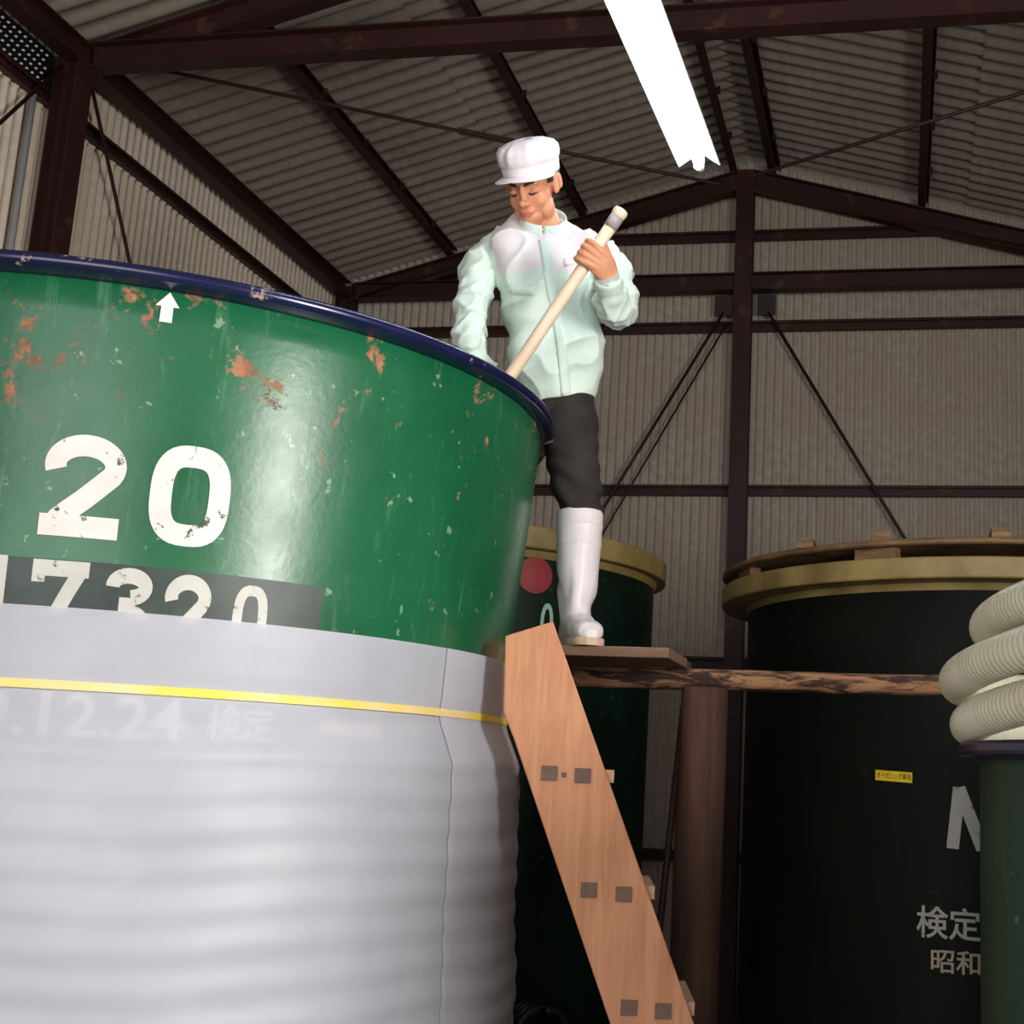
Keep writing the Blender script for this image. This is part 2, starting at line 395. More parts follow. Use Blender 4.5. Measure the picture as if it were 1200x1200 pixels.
for X, lb in ((-3.37, 'dark steel purlin low on left roof slope beside eave beam'), (-2.36, 'dark steel purlin midway up left roof slope over the worker'), (-1.24, 'reddish ridge purlin on left slope next to lamp'),
              (-.93, 'dark ridge purlin on right slope above gable column'), (.14, 'dark steel purlin midway down right roof slope'), (1.15, 'dark steel purlin low on right roof slope')):
    PU = beam('purlin', (X, YF, zroof(X)-.055), (X, YB-.03, zroof(X)-.055), Cc(.055, .105), ST, upv=(-SL if X < RX else SL, 0, 1), label=lb, cat='purlin')
    pu = PU
    for k in range(5):
        yy = 5.9 + k*.62; V, Fc = box((X+.04, yy, zroof(X)-.055), .03, .012, .05); mesh('cleat', V, Fc, ST, pu)
beam('eave_beam', (-4.17, YF, EYE+3.50), (-4.17, 8.8, EYE+3.50), H(.1, .12), ST, label='long red steel eave beam along top of the left wall', cat='beam')
beam('eave_beam', (1.9, YF, EYE+3.50), (1.9, 8.8, EYE+3.50), H(.1, .12), ST, label='red steel eave beam along top of the right wall', cat='beam')
def girt(p, q, lb, w=.05): beam('wall_girt', p, q, Cc(w, .075), ST, label=lb, cat='girt')
for z, nm in ((3.2, 'just below the gable tie beam'), (1.985, 'at mid height behind the worker'), (.77, 'level with the plank platform'), (-.53, 'low on the gable wall')):
    girt((-4.15, 8.949, EYE+z), (1.92, 8.949, EYE+z), f'red steel girt across gable wall {nm}')
girt((-2.75, 8.949, EYE+3.90), (.42, 8.949, EYE+3.90), 'short steel girt high in the gable peak')
for z, nm in ((3.21, 'below the eave beam'), (1.985, 'at mid height'), (.77, 'at lower height')):
    girt((-4.251, YF, EYE+z), (-4.251, 8.9, EYE+z), f'red steel girt along left wall {nm}', .035)
def rod(name, p, q, r, lb, mat=ST, cat='brace rod'):
    return beam(name, p, q, circ(r, 8), mat, smooth=True, label=lb, cat=cat)
b1 = empty('brace_rod', (-3.95, 5.55, EYE+3.47), 'thin steel brace rod with turnbuckle crossing behind worker\'s cap', 'brace rod')
p, q = Vector((-3.95, 5.53, EYE+3.47)), Vector((1.8, 8.857, EYE+3.47))
beam('rod', p, q, circ(.011, 8), ST, parent=b1, smooth=True)
t0, t1 = .262, .31
a, b = p.lerp(q, t0), p.lerp(q, t1)
for s in (-1, 1):
    off = Vector((.0, .0, .016*s)); beam('turnbuckle_bar', a+off, b+off, circ(.006, 6), ST, parent=b1)
beam('turnbuckle_nut', p.lerp(q, .335), p.lerp(q, .345), circ(.022, 6), ST, parent=b1)
rod('brace_rod', (1.83, 5.55, EYE+3.446), (-4.05, 8.82, EYE+3.446), .011, 'thin steel brace rod crossing the right roof slope past the lamp')
rod('brace_rod', (-4.17, 5.6, EYE+3.4), (-4.2, 8.75, EYE-1.2), .010, 'thin steel brace rod slanting down left wall beside column')
rod('brace_rod', (-4.17, 5.36, EYE+3.36), (-4.2, 2.3, EYE-.9), .010, 'thin steel brace rod meeting the left column from the near bay')
for s, lb in ((-1, 'left'), (1, 'right')):
    rod('brace_rod', (-1.11+s*.16, 8.86, EYE+3.28), (-1.07+s*1.62, 8.86, EYE+.75), .012, f'diagonal steel brace rod from gable column down to the {lb}')
    V, Fc = box((-1.115+s*.155, 8.86, EYE+3.33), .13, .012, .15)
    mesh('gusset_plate', V, Fc, 'dark_steel', label=f'dark gusset plate under tie beam {lb} of gable column', cat='plate')
rod('brace_rod', (-1.11-.14, 8.889, EYE+3.2), (-1.07-1.5, 8.889, EYE+.75), .008, 'second thinner brace rod beside the left gable diagonal')
rod('conduit_pipe', (-4.217, 5.25, 0), (-4.217, 5.25, EYE+3.15), .016, 'pale vertical conduit pipe beside the left steel column', 'conduit_grey', 'pipe')
# ventilation grille between girt and eave beam
gp = empty('vent_grille', (-4.25, 4.0, EYE+3.25), 'black ventilation grille with small slots under eave beam', 'grille')
V, Fc = box((-4.25, 3.6, EYE+3.34), .02, 3.6, .2); mesh('grille_plate', V, Fc, 'black_rubber', gp)
parts = []
for i in range(38):
    for j in range(5):
        y = 5.33 - i*.042 - (j % 2)*.02; z = EYE+3.265 + j*.036
        parts.append(ball((-4.238, y, z), (Vector((.004, 0, 0)), Vector((0, .011, .004)), Vector((0, -.002, .006))), 6, 4))
V, Fc = joinp(parts); o = mesh('slot_daylight', V, Fc, 'arrow_white', gp, kind='stuff')  # white beads stand for daylight showing through the grille

# ------------------------------------------------------------------ tanks
def arc_prof(r0, z0, rad, a0, a1, n): return [(r0+rad*math.cos(math.radians(a0+(a1-a0)*i/n)), z0+rad*math.sin(math.radians(a0+(a1-a0)*i/n))) for i in range(n+1)]
def to_cyl(C, R, phi, z): return Vector((C[0] + R*math.sin(phi), C[1] - R*math.cos(phi), z))
def hit(C, R, x, y):
    d = ray(x, y); a = d.x*d.x+d.y*d.y; b = -2*(d.x*C[0]+d.y*C[1]); c = C[0]**2+C[1]**2-R*R
    t = (-b-math.sqrt(b*b-4*a*c))/(2*a); p = CAM + d*t
    return math.atan2(p.x-C[0], -(p.y-C[1])), p.z
def stroke2d(pts, w, n=10, smooth=True):
    if not smooth and len(pts) < 5: pts = [(a[0]+(b[0]-a[0])*t/6, a[1]+(b[1]-a[1])*t/6) for a, b in zip(pts, pts[1:]) for t in range(6)] + [pts[-1]]
    P = [np.array(p, float) for p in (catmull([(*p, 0) for p in pts], n) if smooth else [(*p, 0) for p in pts])]
    V = []; Fc = []
    for i, p in enumerate(P):
        d0 = P[i]-P[i-1] if i else P[1]-P[0]; d1 = P[i+1]-P[i] if i < len(P)-1 else d0
        d0 = d0/np.linalg.norm(d0); d1 = d1/np.linalg.norm(d1); t = d0+d1; t = t/np.linalg.norm(t)
        nrm = np.array([-t[1], t[0]]); k = w/2/max(.5, abs(nrm @ np.array([-d0[1], d0[0]])))
        V += [p[:2]+nrm*k, p[:2]-nrm*k]
    Fc = [(2*i, 2*i+1, 2*i+3, 2*i+2) for i in range(len(P)-1)]
    return V, Fc
def ell(cx, cy, a, b, t0, t1, n=24, pw=2.0):
    o = []
    for i in range(n+1):
        t = math.radians(t0+(t1-t0)*i/n); c, s = math.cos(t), math.sin(t)
        o.append((cx+a*math.copysign(abs(c)**(2/pw), c), cy+b*math.copysign(abs(s)**(2/pw), s)))
    return o
# numerals in a box 1 high, drawn as bold stencil strokes: (list of strokes, width)
def num(ch, w=.7, s=.2):
    h = s/2
    if ch == '2':
        arc = ell(w*.5, .70, w*.5-h, .30-h, 196, -38, 18)
        return [stroke2d(arc + [(w*.5, .36), (w*.22, .17), (h*1.15, .05)], s, 3), stroke2d([(0, h), (w*.97, h)], s, 1, False)]
    if ch == '0': return [stroke2d(ell(w*.5, .5, w*.5-h, .5-h, 90, 450, 40, 2.9), s, 1, False)]
    if ch == '7': return [stroke2d([(0, 1-h), (w, 1-h)], s, 1, False), stroke2d([(h*.9, 1), (h*.9, .72)], s*.9, 1, False), stroke2d([(w-h*1.1, 1-h), (w*.62, .55), (w*.42, .2), (w*.36, 0)], s, 6)]
    if ch == '3': return [stroke2d(ell(w*.48, .76, w*.48-h, .24-h, 185, -82, 18), s, 1, False), stroke2d(ell(w*.48, .27, w*.5-h, .27-h, 88, -165, 18), s, 1, False), stroke2d([(w*.3, .53), (w*.55, .53)], s*.9, 1, False)]
    if ch == '1': return [stroke2d([(w*.5, 0), (w*.5, 1)], s, 1, False), stroke2d([(w*.2, .8), (w*.5, .93)], s*.8, 1, False)]
    if ch == 'o': return [stroke2d(ell(w*.5, .5, w*.5-h, .5-h, 90, 450, 36, 2.2), s, 1, False)]
    if ch == 'N': return [stroke2d([(h, 0), (h*2.1, 1)], s, 1, False), stroke2d([(h*2.0, 1), (w*.62, 0)], s*1.05, 1, False), stroke2d([(w*.62, 0), (w-h, 1)], s*.75, 1, False)]
def decal(name, parts, C, R, phi0, z0, sx, sz, mat, parent, shear=0, dz=0, label=None, zmin=0):
    """2D strokes -> the wall of a cylinder; R may be a function of z"""
    V, Fc = joinp(parts); out = []
    for p in V:
        z = max(z0 + p[1]*sz + p[0]*dz, zmin); r = R(z) if callable(R) else R
        out.append(to_cyl(C, r, phi0 + (p[0]*sx + p[1]*shear)/r, z))
    return mesh(name, out, Fc, mat, parent, label=label)
def subdiv2d(V, Fc, step): return V, Fc
def text2d(body, bold=.0):
    c = bpy.data.curves.new('lettering', 'FONT'); c.body = body; c.size = 1; c.offset = bold; c.resolution_u = 3
    o = bpy.data.objects.new('lettering', c); COL.objects.link(o)
    dg = bpy.context.evaluated_depsgraph_get(); dg.update(); me = bpy.data.meshes.new_from_object(o.evaluated_get(dg))
    V = [np.array([v.co.x, v.co.y]) for v in me.vertices]; Fc = [tuple(p.vertices) for p in me.polygons]
    bpy.data.objects.remove(o); bpy.data.curves.remove(c); bpy.data.meshes.remove(me)
    A = np.array(V); A = A - A.min(0); wdt = A[:, 0].max(); A = A/A[:, 1].max()
    return [( [a for a in A], Fc)], A[:, 0].max()

# --- tank 1: the big green tank
C1 = (-2.1364, 3.3655); ztop = EYE+1.01
def r1(z):
    z = z-EYE
    return float(np.interp(z, [-1.6, -.2, .3, .49, .645, .905, 1.0], [1.02, 1.045, 1.06, 1.074, 1.09, 1.11, 1.112]))
T1 = empty('fermentation_tank', (*C1, 0), 'large glossy green tank with navy rim, numbered 20, wrapped in white sheeting', 'tank')
zs = [0, .5, 1.0, 1.4, 1.65, 1.9, 2.0, 2.09, 2.17, 2.245, 2.38, 2.505, 2.58]
V, Fc = lathe(C1, [(r1(z), z) for z in zs] + [(r1(2.58)-.012, 2.59), (r1(2.5)-.014, 2.5), (r1(2.25)-.014, 2.25), (r1(2.0)-.014, 2.0), (r1(1.4)-.014, 1.4), (r1(.4)-.014, .4), (.01, .4)], 180)
fix(mesh('body', V, Fc, 'tank_green', T1, True))
prof = [(1.108, EYE+.974), (1.118, EYE+.970), (1.134, EYE+.978)] + arc_prof(1.140, EYE+.9935, .0152, -85, 90, 8) + [(1.11, EYE+1.008), (1.09, EYE+1.0), (1.09, EYE+.97)]
V, Fc = lathe(C1, prof, 180); fix(mesh('rim', V, Fc, 'rim_blue', T1, True))
R1 = lambda z: r1(z)+.0022
def place(ch, xl, xr, yt, yb, mat, w=.7, s=.2, name='painted_number', cut=None):
    pl, zt_ = hit(C1, 1.085, xl, (yt+yb)/2); pr, _ = hit(C1, 1.085, xr, (yt+yb)/2)
    _, z1 = hit(C1, 1.085, (xl+xr)/2, yt); _, z0 = hit(C1, 1.085, (xl+xr)/2, yb)
    W_ = (pr-pl)*1.085
    sh = .004
    return decal(name, num(ch, w, s), C1, R1, pl, z0, W_/w, z1-z0, mat, T1, zmin=EYE+.268)
place('2', 49, 146, 510, 629, 'white_paint', .80, .21)
place('0', 175, 270, 523, 640, 'white_paint', .80, .215)
# black strip with the older number
pa, za = hit(C1, 1.07, 0, 645); pb, zb = hit(C1, 1.07, 380, 690)
pa -= .35; n = 40; V = []
for i in range(n+1):
    ph = pa + (pb-pa)*i/n
    for z in (EYE+.262, EYE+.31, zb+.004): V.append(to_cyl(C1, r1(z)+.0012, ph, z))
mesh('painted_strip', V, [(3*i+k, 3*i+3+k, 3*i+4+k, 3*i+1+k) for i in range(n) for k in (0, 1)], 'black_paint', T1, True)
place('1', -28, 8, 648, 750, 'grey_white_paint', .4, .2)
place('7', 30, 98, 655, 750, 'grey_white_paint', .78, .2)
place('3', 120, 178, 664, 757, 'grey_white_paint', .72, .2)
place('2', 192, 247, 672, 763, 'grey_white_paint', .72, .2)
place('0', 275, 316, 685, 768, 'grey_white_paint', .55, .15)
# arrow sticker
ph, z0 = hit(C1, 1.11, 194, 378); ph2, z1 = hit(C1, 1.11, 196, 343)
hh = z1-z0; A = [(-.013, 0), (.012, 0), (.012, hh*.52), (.024, hh*.52), (.002, hh), (-.024, hh*.52), (-.012, hh*.52)]
mesh('arrow_sticker', [to_cyl(C1, r1(z0+b)+.003, ph+a/1.1, z0+b) for a, b in A], [(0, 1, 2, 3, 4, 5, 6)], 'arrow_white', T1, label='white arrow sticker pointing up at the rim')
# lettering hidden behind the translucent sheet
for body, x0, x1, y0, y1, nm in (('9.12.24', -25, 215, 806, 866, 'painted_date'), ('検定', 243, 318, 822, 872, 'painted_lettering')):
    pl, z1_ = hit(C1, 1.05, x0, y0+8); pr, z0_ = hit(C1, 1.05, x1, y1-8)
    zc0 = EYE+.022; zc1 = EYE+.112
    if body != '9.12.24': zc0, zc1 = EYE+.03, EYE+.108
    tp, asp = text2d(body, .02)
    decal(nm, tp, C1, lambda z: r1(z)+.003, pl, zc0, (pr-pl)*1.05/asp, zc1-zc0, 'arrow_white', T1)
pl, z1_ = hit(C1, 1.05, 372, 848); pr, z0_ = hit(C1, 1.05, 443, 868)
V = [to_cyl(C1, r1(z)+.003, pl+(pr-pl)*i/4, z) for i in range(5) for z in (EYE+.055, EYE+.085)]
mesh('paper_sticker', V, [(2*i, 2*i+2, 2*i+3, 2*i+1) for i in range(4)], 'sticker_pink', T1)

# sheet
def rs(z, ph, extra=0):
    zz = z-EYE
    r = float(np.interp(zz, [-1.6, -.67, -.35, 0, .05, .09, .115, .135, .17, .285], [1.14, 1.128, 1.116, 1.104, 1.088, 1.068, 1.0605, 1.0605, 1.064, 1.0685]))
    k = float(np.interp(zz, [-1.6, -.3, .02, .1, .3], [1, 1, .7, .12, .1]))
    wob = noise.noise(Vector((math.sin(ph)*2.5, math.cos(ph)*2.5, zz*1.5)))
    w = math.sin(zz*2*math.pi/.078 + wob*2.2 + .9*math.sin(ph*2))
    return r + k*(.0026*w + .006*noise.noise(Vector((math.sin(ph)*1.7+5, math.cos(ph)*1.7, zz*7))) + .006*wob) + extra + .002
def sheet(name, a0, a1, na, extra, parent, z1=EYE+.283):
    nz = 170; V = []
    for i in range(na+1):
        ph = a0 + (a1-a0)*i/na
        for j in range(nz+1):
            z = .01 + (z1-.01)*(j/nz); r = rs(z, ph, extra); V.append(to_cyl(C1, r, ph, z))
    return mesh(name, V, [(i*(nz+1)+j, (i+1)*(nz+1)+j, (i+1)*(nz+1)+j+1, i*(nz+1)+j+1) for i in range(na) for j in range(nz)], 'foam_sheet', parent, True)
SH = empty('insulation_sheet', (*C1, 0), 'rippled white foam sheeting wrapped around the lower part of the green tank', 'sheet')
psm = hit(C1, 1.09, 520, 900)[0]
sheet('sheet', -math.pi*.95, psm+.25, 190, 0, SH)
sheet('overlap', psm, math.pi*1.06, 100, .0055, SH, EYE+.283)
prof = [(1.0640, EYE+.117), (1.0710, EYE+.117), (1.0710, EYE+.135), (1.0640, EYE+.135)]
V, Fc = lathe(C1, prof+[prof[0]], 160); fix(mesh('strap', V, Fc, 'yellow_strap', label='flat yellow strap tied around the white sheeting', cat='strap'))

# --- generic flanged tank
def flanged(name, C, ro, rb, zt_, zf, mat, rimmat, label, n=128, cone=.035):
    T = empty(name, (*C, 0), label, 'tank')
    V, Fc = lathe(C, [(rb, 0), (rb, .8), (rb, zf-.02), (rb, zt_-.004), (rb-.015, zt_-.004), (rb-.015, .3), (.01, .3)], n); fix(mesh('body', V, Fc, mat, T, True))
    V, Fc = lathe(C, [(rb-.002, zf-cone), (rb+.012, zf-.002), (ro-.004, zf), (ro, zf+.006), (ro, zt_-.006), (ro-.006, zt_), (rb-.02, zt_), (rb-.02, zt_-.02)], n)
    o = fix(mesh('rim', V, Fc, rimmat, T, False)); return T
C2 = (-2.0495, 5.634)
T2 = flanged('fermentation_tank', C2, 1.012, .958, EYE+.935, EYE+.845, 'tank_dark_green', 'rim_ochre', 'dark green tank with ochre rim and red disc behind the worker\'s boot')
ph, z = hit(C2, .96, 627, 674); n = 32
V = [to_cyl(C2, .9615, ph, z)] + [to_cyl(C2, .9615, ph + .077*math.cos(2*math.pi*i/n)/.96, z + .072*math.sin(2*math.pi*i/n)) for i in range(n)]
mesh('red_disc', V, [(0, 1+i, 1+(i+1) % n) for i in range(n)], 'red_paint', T2, label='red painted disc')
pl, z1 = hit(C2, .96, 634, 712); pr, z0 = hit(C2, .96, 647, 745)
decal('painted_number', num('o', .5, .13), C2, .9615, pl, z0-.04, (pr-pl)*.96/.5, z1-z0+.06, 'pale_green_paint', T2)
C3 = (.3834, 6.3833)
T3 = flanged('fermentation_tank', C3, 1.245, 1.115, EYE+.885, EYE+.80, 'tank_black_green', 'rim_ochre', 'wide blackish tank with ochre rim, wooden lid and white letters')
def dec3(kind, ch, x0, x1, y0, y1, mat, w=.7, s=.2, bold=.012, name='painted_letter'):
    R = 1.1175
    pl, z1 = hit(C3, R, x0, y0); pr, _ = hit(C3, R, x1, y0); _, z0 = hit(C3, R, x0, y1)
    if kind == 'n': decal(name, num(ch, w, s), C3, R, pl, z0, (pr-pl)*R/w, z1-z0, mat, T3)
    else:
        tp, asp = text2d(ch, bold); decal(name, tp, C3, R, pl, z0, (pr-pl)*R/asp, z1-z0, mat, T3)
dec3('n', 'N', 1109, 1178, 922, 994, 'old_white_paint', .8, .17)
dec3('n', 'o', 1192, 1225, 950, 994, 'old_white_paint', .7, .17)
dec3('t', '検定容量', 1074, 1228, 1060, 1098, 'old_white_paint', bold=.014)
dec3('t', '昭和', 1091, 1149, 1111, 1139, 'brown_white_paint', bold=.014)
pl, z1 = hit(C3, 1.118, 1026, 902); pr, z0 = hit(C3, 1.118, 1069, 915)
z0 = z1-.04
ST3 = [to_cyl(C3, 1.1185, pl+(pr-pl)*i/4, z-i*.0015) for i in range(5) for z in (z0, z1)]
so = mesh('yellow_sticker', ST3, [(2*i, 2*i+2, 2*i+3, 2*i+1) for i in range(4)], 'sticker_yellow', T3, label='yellow sticker with dark printed characters')
tp, asp = text2d('オーガニック専用', .01)
decal('printed_text', tp, C3, 1.1195, pl+.006, z0+.008, ((pr-pl)*1.118-.012)/asp, .025, 'ink_dark', so, dz=-.006/asp)
# lid of tank 3
L3 = empty('tank_lid', (*C3, EYE+.885), 'round wooden lid with battens propped on the blackish tank', 'lid')
zl = EYE+.935
V, Fc = lathe(C3, [(.01, zl), (1.235, zl), (1.245, zl+.006), (1.245, zl+.02), (1.235, zl+.026), (.01, zl+.026)], 128); fix(mesh('lid_board', V, Fc, 'lid_wood', L3))
for a in (-1.15, -.42, .3, 1.1, 2.3, 3.6):
    c = to_cyl(C3, 1.17, a, EYE+.91); d = Vector((math.cos(a), math.sin(a), 0)); n_ = Vector((math.sin(a), -math.cos(a), 0))
    beam('spacer_block', c-d*.09, c+d*.09, Rc(.05, .052), 'lid_wood', parent=L3)
for i, x in enumerate((-.78, -.46, 0, .46, .85)):
    yy = math.sqrt(1.24**2-x*x)
    beam('batten', (C3[0]+x, C3[1]-yy+.01, zl+.045), (C3[0]+x, C3[1]+yy-.02, zl+.045), Rc(.07, .042), 'lid_wood', parent=L3)
# --- small tank with hose at right
C4 = (.592, 2.48); R4 = .46
T4 = flanged('small_tank', C4, R4+.028, R4-.012, EYE+.080, EYE+.057, 'tank_small_green', 'rim_navy', 'narrow green tank with thin navy rim carrying the coiled hose', 96, .01)
# hose: loops resting on one another
rh = .035; P = []
loops = [(.45, .188, .10, (.575, 2.44)), (.46, .272, .11, (.565, 2.44)), (.43, .358, .09, (.59, 2.44))]
N = 64
for li, (R, z, tl, c) in enumerate(loops):
    for i in range(N):
        t = i/N; a = math.pi*.75 + 2*math.pi*t
        nx = loops[min(li+1, 2)]; f = max(0, (t-.8)/.2); f = f*f*(3-2*f)
        Rr = R+(nx[0]-R)*f; zz = z+(nx[1]-z)*f; tt = tl+(nx[2]-tl)*f; cc = (c[0]+(nx[3][0]-c[0])*f, c[1]+(nx[3][1]-c[1])*f)
        x = Rr*math.cos(a); y = Rr*math.sin(a)
        P.append(Vector((cc[0]+x, cc[1]+y, EYE+zz + (-y/Rr)*tt*.25 + tt*.75*(x/Rr))))
fine = []
Pc = catmull([tuple(p) for p in P], 16)
hn = 12; V = []; s = 0
for i, p in enumerate(Pc):
    p = Vector(p); t = (Vector(Pc[min(i+1, len(Pc)-1)])-Vector(Pc[max(i-1, 0)])).normalized()
    x = t.cross(Vector((0, 0, 1))).normalized(); y = x.cross(t)
    r = rh + .0013*math.sin(i*math.pi/2)
    for k in range(hn*2):
        a = math.pi*k/hn; V.append(p + x*(r*math.cos(a)) + y*(r*math.sin(a)))
m_ = hn*2
Fc = [(i*m_+k, i*m_+(k+1) % m_, (i+1)*m_+(k+1) % m_, (i+1)*m_+k) for i in range(len(Pc)-1) for k in range(m_)] + [tuple(range(m_)), tuple(range(len(V)-1, len(V)-m_-1, -1))]
fix(mesh('suction_hose', V, Fc, 'hose_plastic', None, True, 'thick cream ribbed hose coiled in three loops on small tank', 'hose'))

# ------------------------------------------------------------------ platform, log, post
zp = EYE+.335
def plank(name, x0, x1, y0, y1, z0, z1, lb):
    V, Fc = box(((x0+x1)/2, (y0+y1)/2, (z0+z1)/2), x1-x0, y1-y0, z1-z0)
    o = mesh(name, V, Fc, 'plank_wood', None, False, lb, 'plank')
    bv = o.modifiers.new('b', 'BEVEL'); bv.width = .004; bv.segments = 2; return o
plank('plank', -1.125, W(784, 760, 3.78).x, 3.78, 4.125, zp, zp+.031, 'weathered grey-brown plank the worker\'s visible boot stands on')
plank('plank', -1.435, -.80, 4.165, 4.50, zp, zp+.031, 'rough plank lying just behind the plank under the boot')
pts = []; rad = []
lx0, lx1 = -1.25, .95; ly = 4.14; lzc = EYE+.302
rg = []
for i in range(49):
    x = lx0 + (lx1-lx0)*i/48; w = noise.noise(Vector((x*2.2, 1, 4)))
    r = .0335 - .004*(x+.5) + .002*noise.noise(Vector((x*9, 3, 0)))
    rg.append(((x, ly, lzc + .004*w + (.0335-r)), Vector((0, r*1.25, 0)), Vector((0, 0, r))))
V, Fc = loft(rg, 20, 2.6)
for i, v in enumerate(V): v += Vector((0, 1, 1))*.0022*noise.noise(Vector((v.x*6, v.y*60, v.z*60)))
fix(mesh('support_log', V, Fc, 'log_bark', None, True, 'horizontal rough log with peeling bark carrying the planks', 'log'))
def post(name, x, y, r0_, r1_, zt_, lb):
    rg = []
    for i in range(33):
        t = i/32; z = zt_*t; r = r0_+(r1_-r0_)*t
        rg.append(((x + .008*noise.noise(Vector((z*1.3, x, 2))), y, z), Vector((r, 0, 0)), Vector((0, r, 0))))
    V, Fc = loft(rg, 28, 2.5)
    c = Vector((x, y, 0))
    for v in V:
        d = Vector((v.x-x, v.y-y, 0)); v += d.normalized()*(.005*noise.noise(Vector((v.x*22, v.y*22, v.z*1.6)))) if d.length > 1e-4 else Vector()
    o = fix(mesh(name, V, Fc, 'post_wood', None, True, lb, 'post')); return o
pc = W(822, 850, 4.14)
post('wooden_post', pc.x+.008, 4.14, .074, .074, lzc-.028, 'thick dark brown wooden post under the horizontal log')
post('wooden_post', .78, 4.14, .07, .07, lzc-.028, 'dark wooden post under the log behind the small hose tank')
# red pole leaning behind the post
pb0 = W(731, 1440, 4.55); pb0.z = .005
rod('leaning_pole', pb0, W(807, 776, 4.193), .012, 'slim red pole leaning on the log behind the wooden post', 'oxide_steel', 'pole')

# ------------------------------------------------------------------ ladder
TH = .04
LD = empty('wooden_ladder', (-.55, 3.4, 0), 'pale orange wooden ladder with dark tenons leaning against the tank', 'ladder')
dv = ray(690, 960); dv = Vector((dv.x, dv.y, 0)).normalized(); P0 = W(660, 900, 3.27)
lat = Vector((dv.y, -dv.x, 0))
def onL(x, y):
    d = ray(x, y); return CAM + d*((P0-CAM).dot(dv)/d.dot(dv))
a_ = [onL(592, 745), onL(648, 728), onL(812, 1200), onL(715, 1200), onL(612, 900), onL(590, 835)]
dR = (a_[2]-a_[1]); dR /= -dR.z; dLn = (a_[3]-a_[4]); dLn /= -dLn.z
dm = (dR+dLn)/2
def down(p, z=0): return p + dm*(p.z-z)
out = [a_[0], a_[1], down(a_[1]), down(a_[4]), a_[4]+(a_[5]-a_[4])*.5+lat*.004, a_[5]]
def stringer(off):
    V = [p + dv*off for p in out] + [p + dv*(off+TH) for p in out]; n = len(out)
    Fc = [tuple(range(n)), tuple(range(2*n-1, n-1, -1))] + [(i, (i+1) % n, (i+1) % n+n, i+n) for i in range(n)]
    o = fix(mesh('stringer', V, Fc, 'ladder_wood', LD)); bv = o.modifiers.new('b', 'BEVEL'); bv.width = .004; bv.segments = 2
stringer(0); stringer(.36)
def obox(c, sx, sy, sz):
    V, Fc = box((0, 0, 0), sx, sy, sz); return [c + lat*v.x + dv*v.y + Vector((0, 0, v.z)) for v in V], Fc
t_ = [(onL(644, 906), onL(683, 909)), (onL(690, 1043), onL(731, 1048)), (onL(737, 1181), onL(777, 1185))]
step = ((t_[2][0]-t_[0][0]) + (t_[2][1]-t_[0][1]))*.25
for k in range(7):
    if k < 3: A, B = t_[k]
    else: A, B = t_[2][0]+step*(k-2), t_[2][1]+step*(k-2)
    if A.z < .05: break
    for c in (A, B):
        V, Fc = obox(c + dv*.002, .041, .012, .037); mesh('tenon', V, Fc, 'tenon_wood', LD)
    V, Fc = obox((A+B)/2 + dv*.2 + lat*.014, .215, .34, .032); mesh('tread', V, Fc, 'tread_wood', LD)
V, Fc = obox(onL(661, 908) + dv*.001, .012, .008, .012); mesh('peg', V, Fc, 'tenon_wood', LD)

# black coiled hose on the floor side, seen low beside the sheeting
ph, zh = hit(C2, .958, 612, 1206); nrm_ = Vector((math.sin(ph), -math.cos(ph), 0)); tg_ = Vector((math.cos(ph), math.sin(ph), 0))
hp_ = []
for i in range(97):                                                 # four loops lying against the tank wall, then the tail down to the floor
    a = 2*math.pi*i/24 + math.pi/2
    hp_.append(to_cyl(C2, .958+.019+.034*i/24, ph + .088*math.cos(a)/.96, zh + .088*math.sin(a)))
e_ = hp_[-1]
hp_ += [e_ + tg_*.06 + Vector((0, 0, -.01)), e_ + tg_*.11 + Vector((0, 0, -.10)), e_ + tg_*.13 - Vector((0, 0, .3)), Vector(((e_+tg_*.13).x, (e_+tg_*.13).y, .2)), Vector(((e_+tg_*.16).x, (e_+tg_*.16).y, .04)), e_ + tg_*.26 - Vector((0, 0, e_.z-.018)), e_ + tg_*.5 - Vector((0, 0, e_.z-.018))]
parts = [tube(hp_, [.018]*len(hp_), nrm_, 10, 3)]
V, Fc = joinp(parts); fix(mesh('black_hose', V, Fc, 'black_rubber', None, True, 'coiled black rubber hose against the dark tank beside the white sheeting', 'hose'))

# ------------------------------------------------------------------ lamp
ld = Vector((.0, .996, .0899)).normalized(); far = W(820, 186, 4.6); LN = 2.42
near = far - ld*LN
LP = empty('fluorescent_lamp', (far+near)/2, 'bright white fluorescent tube lamp with wing reflector hanging below ridge', 'lamp')
wing = [(-.082, -.028), (-.080, -.032), (-.026, .004), (.026, .004), (.080, -.032), (.082, -.028), (.03, .012), (.03, .05), (-.03, .05), (-.03, .012)]
beam('reflector', near, far, wing, 'lamp_white', parent=LP)
dn = Vector((0, .09, -.996))
beam('lamp_tube', near + ld*.04 + dn*.03, far - ld*.02 + dn*.03, circ(.0165, 16), 'lamp_tube', parent=LP, smooth=True)
for e, s in ((near, 1), (far, -1)):
    beam('lamp_holder', e - ld*.0 , e + ld*.025*s, [(-.02, 0), (-.02, -.035)] + [(.02*math.cos(a), -.035+.02*math.sin(a)) for a in np.linspace(math.pi, 2*math.pi, 8)][1:-1] + [(.02, -.035), (.02, 0)], 'lamp_white', parent=LP)
for t in (.3, .6):
    p = near.lerp(far, t) + Vector((0, 0, .045)); beam('hanger_rod', p, Vector((p.x, p.y, zroof(p.x)+.02)), circ(.004, 6), 'dark_steel', parent=LP)
